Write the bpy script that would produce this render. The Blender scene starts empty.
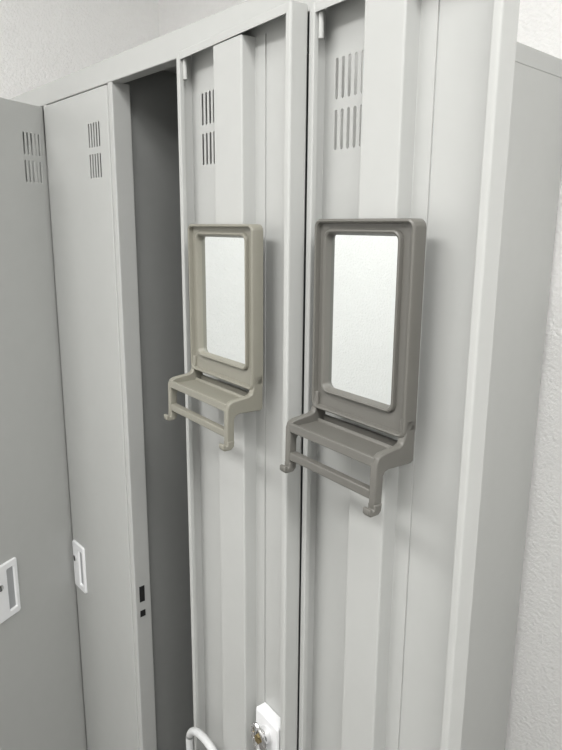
import bpy, bmesh, math
from mathutils import Vector, Matrix
sc=bpy.context.scene
sc.view_settings.view_transform='Standard'
sc.view_settings.look='None'
sc.view_settings.exposure=0.0

# ---------------- materials ----------------
def mat(name,col,rough=0.5,metal=0.0,bump=None,mottle=0.0,spec=0.5,scale=40):
    m=bpy.data.materials.new(name); m.use_nodes=True
    nt=m.node_tree; b=nt.nodes['Principled BSDF']
    b.inputs['Roughness'].default_value=rough; b.inputs['Metallic'].default_value=metal
    b.inputs['Specular IOR Level'].default_value=spec
    tc=nt.nodes.new('ShaderNodeTexCoord')
    n=nt.nodes.new('ShaderNodeTexNoise'); n.inputs['Scale'].default_value=scale; n.inputs['Detail'].default_value=4
    nt.links.new(tc.outputs['Object'],n.inputs['Vector'])
    r=nt.nodes.new('ShaderNodeValToRGB')
    a=1-mottle
    r.color_ramp.elements[0].color=(col[0]*a,col[1]*a,col[2]*a,1); r.color_ramp.elements[1].color=(col[0],col[1],col[2],1)
    r.color_ramp.elements[0].position=0.3; r.color_ramp.elements[1].position=0.7
    nt.links.new(n.outputs['Fac'],r.inputs['Fac']); nt.links.new(r.outputs['Color'],b.inputs['Base Color'])
    if bump:
        s,st,dist=bump
        n2=nt.nodes.new('ShaderNodeTexNoise'); n2.inputs['Scale'].default_value=s; n2.inputs['Detail'].default_value=5; n2.inputs['Roughness'].default_value=0.6
        nt.links.new(tc.outputs['Object'],n2.inputs['Vector'])
        bp=nt.nodes.new('ShaderNodeBump'); bp.inputs['Strength'].default_value=st; bp.inputs['Distance'].default_value=dist
        nt.links.new(n2.outputs['Fac'],bp.inputs['Height']); nt.links.new(bp.outputs['Normal'],b.inputs['Normal'])
    return m
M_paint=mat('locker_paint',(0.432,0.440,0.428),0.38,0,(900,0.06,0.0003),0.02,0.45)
M_paint_shade=mat('locker_paint_inner_shade',(0.23,0.236,0.23),0.5,0,(900,0.08,0.0004),0.02,0.35)  # same locker paint, darkened so the compartments' shade is in the colour
M_wall=mat('wallpaper',(0.90,0.90,0.89),0.9,0,(170,0.9,0.0035),0.02,0.2,60)
M_ceil=mat('ceiling_board',(0.76,0.76,0.75),0.9,0,(200,0.2,0.001),0.03)
M_floor=mat('floor_vinyl',(0.20,0.195,0.185),0.5,0,(60,0.1,0.001),0.15)
M_trim=mat('trim_vinyl',(0.3,0.3,0.29),0.5)
M_pl_a=mat('plastic_beige_grey',(0.215,0.209,0.174),0.38,0,(500,0.05,0.0003),0.03)
M_pl_b=mat('plastic_dark_grey',(0.122,0.119,0.107),0.38,0,(500,0.05,0.0003),0.03)
M_mirror=mat('mirror_glass',(0.78,0.81,0.805),0.0,1.0)
M_white=mat('white_plastic',(0.8,0.81,0.82),0.35)
M_lgrey=mat('light_grey_plastic',(0.55,0.56,0.56),0.4)
M_chrome=mat('chrome',(0.8,0.8,0.8),0.12,1.0)
M_brass=mat('brass',(0.6,0.48,0.25),0.25,1.0)
M_black=mat('black_slot',(0.01,0.01,0.01),0.6)
M_grey=mat('recess_grey',(0.36,0.37,0.38),0.5)

# ---------------- helpers ----------------
def empty(name):
    e=bpy.data.objects.new(name,None); e.empty_display_size=0.1; sc.collection.objects.link(e); return e
def obj_from(bm,name,m,parent=None,smooth=True,bev=None,solid=None):
    bmesh.ops.recalc_face_normals(bm,faces=bm.faces)
    me=bpy.data.meshes.new(name); bm.to_mesh(me); bm.free()
    o=bpy.data.objects.new(name,me); sc.collection.objects.link(o)
    me.materials.append(m)
    if parent: o.parent=parent
    if solid:
        s=o.modifiers.new('solid','SOLIDIFY'); s.thickness=solid; s.offset=0
    if bev:
        b=o.modifiers.new('bev','BEVEL'); b.width=bev; b.segments=3; b.limit_method='ANGLE'; b.angle_limit=math.radians(40)
    if smooth:
        for p in me.polygons: p.use_smooth=True
        bm2=bmesh.new(); bm2.from_mesh(me)
        for e in bm2.edges:
            if len(e.link_faces)==2 and e.calc_face_angle(0)>math.radians(35): e.smooth=False
        bm2.to_mesh(me); bm2.free()
    return o
ID=lambda p:Vector(p)
def add_box(bm,a,b,T=ID):
    x0,y0,z0=a;x1,y1,z1=b
    vs=[bm.verts.new(T((x,y,z))) for x in(x0,x1) for y in(y0,y1) for z in(z0,z1)]
    for f in((0,1,3,2),(4,6,7,5),(0,4,5,1),(2,3,7,6),(0,2,6,4),(1,5,7,3)):
        bm.faces.new([vs[i] for i in f])
def box(name,a,b,m,parent=None,T=ID,bev=None):
    bm=bmesh.new(); add_box(bm,a,b,T); return obj_from(bm,name,m,parent,smooth=False,bev=bev)
def fillet(pts,rs,n=4):
    out=[]
    for i,p in enumerate(pts):
        r=rs[i] if isinstance(rs,(list,tuple)) else rs
        if i in(0,len(pts)-1) or r==0: out.append(tuple(p)); continue
        p=Vector(p);a=(Vector(pts[i-1])-p);b=(Vector(pts[i+1])-p)
        an=a.angle(b)
        d=min(r/math.tan(an/2),a.length*.49,b.length*.49)
        p1=p+a.normalized()*d;p2=p+b.normalized()*d
        for k in range(n+1):
            t=k/n; q=p1.lerp(p,t).lerp(p.lerp(p2,t),t); out.append(tuple(q))
    return out
def sheet(name,pts,lo,hi,axis,m,parent,T,thick=0.001):
    """extrude open 2D profile, flat facets (profile corners are finely rounded)"""
    bm=bmesh.new(); rows=[]
    for p in pts:
        if axis=='z': rows.append((bm.verts.new(T((p[0],p[1],lo))),bm.verts.new(T((p[0],p[1],hi)))))
        else: rows.append((bm.verts.new(T((lo,p[1],p[0]))),bm.verts.new(T((hi,p[1],p[0])))))
    for i in range(len(rows)-1):
        bm.faces.new((rows[i][0],rows[i+1][0],rows[i+1][1],rows[i][1]))
    return obj_from(bm,name,m,parent,solid=thick,smooth=False)
def rrect(cx,cz,w,h,r,n=6):
    pts=[]
    for (sx,sz,a0) in ((1,1,0),(-1,1,90),(-1,-1,180),(1,-1,270)):
        for i in range(n+1):
            a=math.radians(a0+90*i/n)
            pts.append((cx+sx*(w/2-r)+r*math.cos(a),cz+sz*(h/2-r)+r*math.sin(a)))
    return pts
def loft(name,loops,m,parent,T,cap0=False,cap1=False):
    bm=bmesh.new(); R=[]
    for pts,y in loops: R.append([bm.verts.new(T((p[0],y,p[1]))) for p in pts])
    n=len(R[0])
    for a,b in zip(R,R[1:]):
        for i in range(n):
            bm.faces.new((a[i],a[(i+1)%n],b[(i+1)%n],b[i]))
    if cap0: bm.faces.new(R[0])
    if cap1: bm.faces.new(R[-1])
    return obj_from(bm,name,m,parent)
def prism(name,poly,t0,t1,m,parent,T,bev=0.001):
    bm=bmesh.new()
    A=[bm.verts.new(T((t0,p[0],p[1]))) for p in poly]; B=[bm.verts.new(T((t1,p[0],p[1]))) for p in poly]
    n=len(poly)
    for i in range(n): bm.faces.new((A[i],A[(i+1)%n],B[(i+1)%n],B[i]))
    bm.faces.new(A); bm.faces.new(B[::-1])
    return obj_from(bm,name,m,parent,bev=bev)
def tube(name,pts,r,m,parent,T,seg=12,flat=1.0):
    P=[Vector(T(p)) for p in pts]; bm=bmesh.new(); rings=[]
    ref=Vector((0.12,0.07,0.99)).normalized()
    for i,p in enumerate(P):
        d=(P[min(i+1,len(P)-1)]-P[max(i-1,0)]).normalized()
        u=d.cross(ref)
        if u.length<0.2: u=d.cross(Vector((1,0.1,0)))
        u.normalize(); v=d.cross(u).normalized()
        rings.append([bm.verts.new(p+u*r*math.cos(2*math.pi*k/seg)+v*r*flat*math.sin(2*math.pi*k/seg)) for k in range(seg)])
    for a,b in zip(rings,rings[1:]):
        for k in range(seg): bm.faces.new((a[k],a[(k+1)%seg],b[(k+1)%seg],b[k]))
    bm.faces.new(rings[0]); bm.faces.new(rings[-1][::-1])
    return obj_from(bm,name,m,parent)
def cyl(name,c,axis,r,L,m,parent,T,seg=24):
    c=Vector(c);ax=Vector(axis)
    return tube(name,[tuple(c-ax*L/2),tuple(c+ax*L/2)],r,m,parent,T,seg)

# ---------------- room ----------------
XL,XR,YB,YF,ZC=-0.256,2.6,0.522,-2.2,2.5
box('floor',(XL-.1,YF-.1,-.1),(XR+.1,YB+.1,0),M_floor)
box('ceiling',(XL-.1,YF-.1,ZC),(XR+.1,YB+.1,ZC+.1),M_ceil)
box('wall_back',(XL-.1,YB,0),(XR+.1,YB+.1,ZC),M_wall)
box('wall_left',(XL-.1,YF,0),(XL,YB,ZC),M_wall)
box('wall_right',(XR,YF,0),(XR+.1,YB,ZC),M_wall)
box('wall_front',(XL-.1,YF-.1,0),(XR+.1,YF,ZC),M_wall)
box('baseboard_back',(0.905,YB-.008,0),(XR,YB,.06),M_trim)
box('baseboard_left',(XL,YF,0),(XL+.008,YB,.06),M_trim)
box('baseboard_right',(XR-.008,YF,0),(XR,YB-.008,.06),M_trim)
box('baseboard_front',(XL+.008,YF,0),(XR-.008,YF+.008,.06),M_trim)

# ---------------- locker cabinet ----------------
W,D,H=0.9,0.515,1.797
X0=-0.012
BX=[X0,0.208,0.452,0.675,0.9]   # column boundaries
ZB,ZT=0.075,1.761
cab=empty('locker_cabinet')
def cb(n,a,b,m=M_paint,bev=None): return box(n,a,b,m,cab,ID,bev)
cb('side_panel_left',(X0,0.0,0),(X0+.0012,D,H))
cb('side_panel_right',(W-.0012,0.0,0),(W,D,H-.024))
cb('side_panel_top_band',(W-.0012,0.0,H-.0242),(W+.0009,D,H-.001),bev=.0006)
cb('top_panel',(X0,0.0,H-.0012),(W,D,H))
cb('front_beam_top',(X0,0.0,ZT+.003),(W,0.02,H),bev=.0015)
cb('front_beam_bottom',(X0,0.0,0),(W,0.02,ZB-.003),bev=.001)
cb('bottom_panel',(X0+0.0012,0.02,ZB-.015),(W-.0012,D-.002,ZB-.005),M_paint_shade)
cb('back_panel',(X0+0.0012,D-.002,0),(W-.0012,D,H-.002),M_paint_shade)
for i in range(1,4):
    x=BX[i]
    cb('partition_%d'%i,(x-.001,0.022,ZB-.005),(x+.001,D-.002,H-.002),M_paint_shade)
    pts=fillet([(x-.004,0.03),(x-.004,0.0005),(x+.008,0.0005),(x+.008,0.030),(x+.001,0.030)],.0015)
    sheet('post_%d'%i,pts,ZB-.003,ZT+.003,'z',M_paint,cab,ID,.001)
pts=fillet([(X0+0.0006,0.03),(X0+0.0006,0.0005),(X0+.012,0.0005),(X0+.012,0.03)],.0015); sheet('post_0',pts,ZB-.003,ZT+.003,'z',M_paint,cab,ID)
pts=fillet([(W-.0006,0.03),(W-.0006,0.0005),(W-.006,0.0005),(W-.006,0.03)],.0015); sheet('post_4',pts,ZB-.003,ZT+.003,'z',M_paint,cab,ID)
x=BX[2]+.0086
cb('striker_slot_1',(x,0.008,.911),(x+.0006,.018,.941),M_black)
cb('striker_slot_2',(x,0.008,.882),(x+.0006,.018,.894),M_black)

def doorT(px,py,phi):
    c,s=math.cos(math.radians(phi)),math.sin(math.radians(phi))
    X=Vector((-c,-s,0)); Y=Vector((-s,c,0))
    return lambda p: Vector((px,py,0))+X*p[0]+Y*p[1]+Vector((0,0,p[2]))
DW,DD=0.2175,0.020
def make_door(k,phi,vt=(.026,.061),nv=5,ch=(.076,.124),width=DW,lip=.007,off=0.0):
    px=BX[k+1]-.0035+off; T=doorT(px,-.0022,phi)
    par=cab; nm='door_%d_'%(k+1)
    rr=.0025
    xs=[rr];zs=[ZB+rr]
    sl=[]
    w=.0043
    for i in range(nv):
        c=vt[0]+(vt[1]-vt[0])*i/(nv-1)
        sl.append((c-w/2,c+w/2)); xs+=[c-w/2,c+w/2]
    xs.append(width-rr)
    zr=[(1.631,1.668),(1.677,1.714)]
    for a,b in zr: zs+=[a,b]
    zs.append(ZT-rr)
    bm=bmesh.new(); V=[[bm.verts.new(T((x,0,z))) for z in zs] for x in xs]
    for i in range(len(xs)-1):
        for j in range(len(zs)-1):
            xm=(xs[i]+xs[i+1])/2; zm=(zs[j]+zs[j+1])/2
            if any(a<xm<b for a,b in sl) and any(a<zm<b for a,b in zr):
                c=(xs[i]+xs[i+1])/2; r=w/2
                for (zz,s) in((zs[j],1),(zs[j+1],-1)):
                    for side,vi in((-1,V[i]),(1,V[i+1])):
                        corner=vi[j] if s==1 else vi[j+1]
                        arc=[bm.verts.new(T((c+side*r*math.cos(q),0,zz+s*(r-r*math.sin(q))))) for q in(0,.5,1.0,math.pi/2)]
                        for a2,b2 in zip(arc,arc[1:]): bm.faces.new((corner,a2,b2))
                continue
            bm.faces.new((V[i][j],V[i+1][j],V[i+1][j+1],V[i][j+1]))
    obj_from(bm,nm+'skin',M_paint,par,solid=.0009,smooth=False)
    sheet(nm+'flange_hinge',fillet([(rr+.0001,0),(0,0),(0,DD),(lip,DD),(lip,DD-.005)],[0,rr,.0016,.001,0],6),ZB+.001,ZT-.001,'z',M_paint,par,T)
    sheet(nm+'flange_free',fillet([(width-rr-.0001,0),(width,0),(width,DD),(width-lip,DD),(width-lip,DD-.006)],[0,rr,.0022,.0012,0],6),ZB+.001,ZT-.001,'z',M_paint,par,T)
    sheet(nm+'flange_top',fillet([(ZT-rr-.0001,0),(ZT,0),(ZT,DD-.0012),(ZT-.009,DD-.0012)],[0,rr,.0016,0],6),.001,width-.001,'t',M_paint,par,T)
    sheet(nm+'flange_bottom',fillet([(ZB+rr,0),(ZB,0),(ZB,DD-.0012),(ZB+.009,DD-.0012)],[0,rr,.0016,0],6),.001,width-.001,'t',M_paint,par,T)
    a,b=ch
    sheet(nm+'stiffener',fillet([(a-.007,.0012),(a,.0012),(a+.001,DD-.0015),(b-.001,DD-.0015),(b,.0012),(b+.018,.0012)],[0,.001,.002,.002,.0015,0],6),ZB+.010,ZT-.0105,'z',M_paint,par,T,.0012)
    for zz in(ZT-.020,ZB+.03):
        cyl(nm+'hinge_pin',(lip+.003,DD-.006,zz),(0,0,1),.0026,.022,M_paint,par,T,12)
    return T
def lock_plate(k,T,zc,c,w=.046,h=.100):
    nm='door_%d_lock_'%(k+1)
    rc=c-w*.20
    loft(nm+'plate',[(rrect(c,zc,w,h,.004),-.0004),(rrect(c,zc,w,h,.004),-.003),(rrect(c,zc,w-.003,h-.003,.003),-.0045),
        (rrect(rc,zc,.018,h-.024,.003),-.0045),(rrect(rc,zc,.015,h-.028,.002),-.0012)],M_white,cab,T)
    loft(nm+'recess',[(rrect(rc,zc,.0152,h-.0278,.002),-.0013),(rrect(rc,zc,.0001,.05,.00004),-.0012)],M_grey,cab,T)
    kc=c+w*.27
    cyl(nm+'cylinder',(kc,-.005,zc+.014),(0,1,0),.0062,.003,M_chrome,cab,T)
    box(nm+'keyway',(kc-.0014,-.0069,zc+.009),(kc+.0014,-.0064,zc+.019),M_black,cab,T)

PHI=175
T0=make_door(0,114,vt=(.014,.048),width=.2135); lock_plate(0,T0,.914,.170,.054,.108)
T1=make_door(1,0,vt=(.030,.065),width=.2365);   lock_plate(1,T1,.887,.2090,.050,.100)
T2=make_door(2,PHI,ch=(.082,.140),width=.2235)
T3=make_door(3,PHI,vt=(.018,.053),width=.2080,ch=(.071,.119),off=.0025)

# inner lock case on door_3
zc=.924; lc=.2215-.041
loft('door_3_lock_case',[(rrect(lc,zc,.048,.080,.004),.001),(rrect(lc,zc,.048,.080,.004),.013),(rrect(lc,zc,.044,.076,.003),.015)],M_white,cab,T2,cap1=True)
cyl('door_3_lock_cam_boss',(lc,.019,zc+.016),(0,1,0),.0105,.010,M_chrome,cab,T2)
cyl('door_3_lock_nut',(lc,.026,zc+.016),(0,1,0),.006,.006,M_brass,cab,T2,6)
prism('door_3_lock_cam',[(.021,zc+.028),(.021,zc-.016),(.0235,zc-.016),(.0235,zc+.028)],lc-.007,lc+.007,M_chrome,cab,T2,.0008)
tube('door_3_lock_lever',[(lc+.002+.013*math.sin(q),.027+.004*math.cos(q),zc+.014+.026*math.cos(q)) for q in [i*2*math.pi/24 for i in range(25)]],.0024,M_chrome,cab,T2,10)

# umbrella ring on inside of door_3
umb=empty('umbrella_holder')
zt=.854
n=20
arch=[]
for i in range(n+1):
    a=math.pi*(1-i/n); arch.append((.068+.052*math.cos(a),.036,zt-.036+.036*math.sin(a)))
arch=[(.016,.0195,zt-.10),(.016,.030,zt-.085),(.016,.036,zt-.06)]+arch+[(.120,.036,zt-.06),(.120,.030,zt-.085),(.120,.0185,zt-.10)]
tube('ring',arch,.0056,M_lgrey,umb,T2,14)
box('mount_plate',(.012,.0185,zt-.115),(.124,.0215,zt-.095),M_lgrey,umb,T2,.001)

# ---------------- vanity mirrors ----------------
def vanity_mirror(name,T,fo,gl,m,ztop,h=.184,gh=.146):
    e=empty(name)
    z0=DD+.0004
    zc=ztop-h/2
    ow=fo[1]-fo[0]; oc=(fo[0]+fo[1])/2
    gw=gl[1]-gl[0]; gc=(gl[0]+gl[1])/2
    gz=ztop-.0145-gh/2
    R=lambda ins,r:rrect(oc,zc,ow-2*ins,h-2*ins,r)
    G=lambda ex,r:rrect(gc,gz,gw+2*ex,gh+2*ex,r)
    loft('frame',[(G(.002,.006),z0),(R(0,.0075),z0),(R(0,.0075),z0+.012),(R(.0007,.007),z0+.0135),(R(.0020,.0062),z0+.0142),(R(.0032,.0054),z0+.0135),(R(.0042,.0048),z0+.0090),
        (G(.0058,.009),z0+.0080),(G(.0048,.0085),z0+.0112),(G(.0036,.0075),z0+.0118),(G(.0022,.0065),z0+.0110),(G(0,.0055),z0+.0055),(G(0,.0055),z0+.003)],m,e,T)
    loft('glass',[(G(.0012,.006),z0+.003),(G(.0012,.006),z0+.0052)],M_mirror,e,T,cap0=True,cap1=True)
    zs=ztop-h-.009
    dep=.046; aw=.0075
    for nm,t0 in(('arm_left',fo[0]),('arm_right',fo[1]-aw)):
        poly=[(z0,zs+.026),(z0+.012,zs+.026),(z0+.0125,zs+.012),(z0+.015,zs+.006),(z0+.019,zs+.004),(z0+dep-.007,zs+.002),(z0+dep-.002,zs-.0005),(z0+dep,zs-.006),
              (z0+dep+.0005,zs-.043),(z0+dep-.0085,zs-.043),(z0+dep-.009,zs-.018),(z0+dep-.011,zs-.0145),(z0+dep-.015,zs-.013),(z0+.004,zs-.014),(z0,zs-.012)]
        prism(nm,poly,t0,t0+aw,m,e,T,.0014)
        y=z0+dep-.0085
        foot=[(y,zs-.041),(y+.009,zs-.041),(y+.009,zs-.0455),(y+.0115,zs-.0465),(y+.0115,zs-.0435),(y+.0150,zs-.0435),(y+.0152,zs-.0485),(y+.013,zs-.051),(y+.004,zs-.051),(y+.0005,zs-.048)]
        prism(nm+'_hook',foot,t0-.0006,t0+aw+.0006,m,e,T,.0012)
    poly=[(z0+.010,zs-.001),(z0+.012,zs-.004),(z0+dep-.006,zs-.0045),(z0+dep-.003,zs-.0005),(z0+dep-.0005,zs-.001),(z0+dep,zs-.009),(z0+dep-.003,zs-.0095),(z0+dep-.004,zs-.0075),(z0+.010,zs-.007)]
    prism('tray',poly,fo[0]+.004,fo[1]-.004,m,e,T,.0006)
    box('tray_back_rail',(fo[0]+.004,z0,zs-.010),(fo[1]-.004,z0+.003,zs+.001),m,e,T,.0008)
    prism('towel_bar',[(z0+dep-.008,zs-.030),(z0+dep-.0003,zs-.030),(z0+dep-.0003,zs-.0385),(z0+dep-.008,zs-.0385)],fo[0]+.004,fo[1]-.004,m,e,T,.0012)
    return e
vanity_mirror('vanity_mirror',T2,(.043,.181),(.062,.160),M_pl_a,1.561,.177,.138)
vanity_mirror('vanity_mirror',T3,(.029,.153),(.045,.131),M_pl_b,1.566)

# ---------------- ceiling lights ----------------
def ceiling_light(x,y,power,sx=1.2,sy=.35):
    e=empty('ceiling_light'); 
    box('housing',(x-sx/2-.02,y-sy/2-.02,ZC-.05),(x+sx/2+.02,y+sy/2+.02,ZC),M_white,e)
    mm=bpy.data.materials.new('lamp_diffuser'); mm.use_nodes=True
    b=mm.node_tree.nodes['Principled BSDF']; b.inputs['Base Color'].default_value=(.9,.9,.9,1)
    b.inputs['Emission Color'].default_value=(1,.985,.96,1); b.inputs['Emission Strength'].default_value=2.0
    box('diffuser',(x-sx/2,y-sy/2,ZC-.058),(x+sx/2,y+sy/2,ZC-.05),mm,e)
    l=bpy.data.lights.new('tube','AREA'); l.shape='RECTANGLE'; l.size=sx; l.size_y=sy; l.energy=power; l.color=(1,.985,.968)
    o=bpy.data.objects.new('tube',l); o.location=(x,y,ZC-.062); sc.collection.objects.link(o); o.parent=e
ceiling_light(0.75,-1.1,25)
ceiling_light(1.9,-0.6,23)
w=bpy.data.worlds.new('World'); sc.world=w; w.use_nodes=True
w.node_tree.nodes['Background'].inputs[0].default_value=(.8,.85,.9,1); w.node_tree.nodes['Background'].inputs[1].default_value=.3

# ---------------- camera ----------------
cam=bpy.data.cameras.new('camera'); co=bpy.data.objects.new('camera',cam); sc.collection.objects.link(co)
co.location=(1.35,-.461,1.559)
al=math.radians(41.9); tilt=math.radians(12.0)
f=Vector((-math.cos(al)*math.cos(tilt),math.sin(al)*math.cos(tilt),-math.sin(tilt)))
q=f.to_track_quat('-Z','Y').to_matrix() @ Matrix.Rotation(math.radians(0.4),3,'Z')
co.rotation_euler=q.to_euler()
cam.sensor_fit='VERTICAL'; cam.sensor_height=36; cam.lens=36*620/750; cam.clip_start=.02
cam.shift_y=-17/750
sc.camera=co
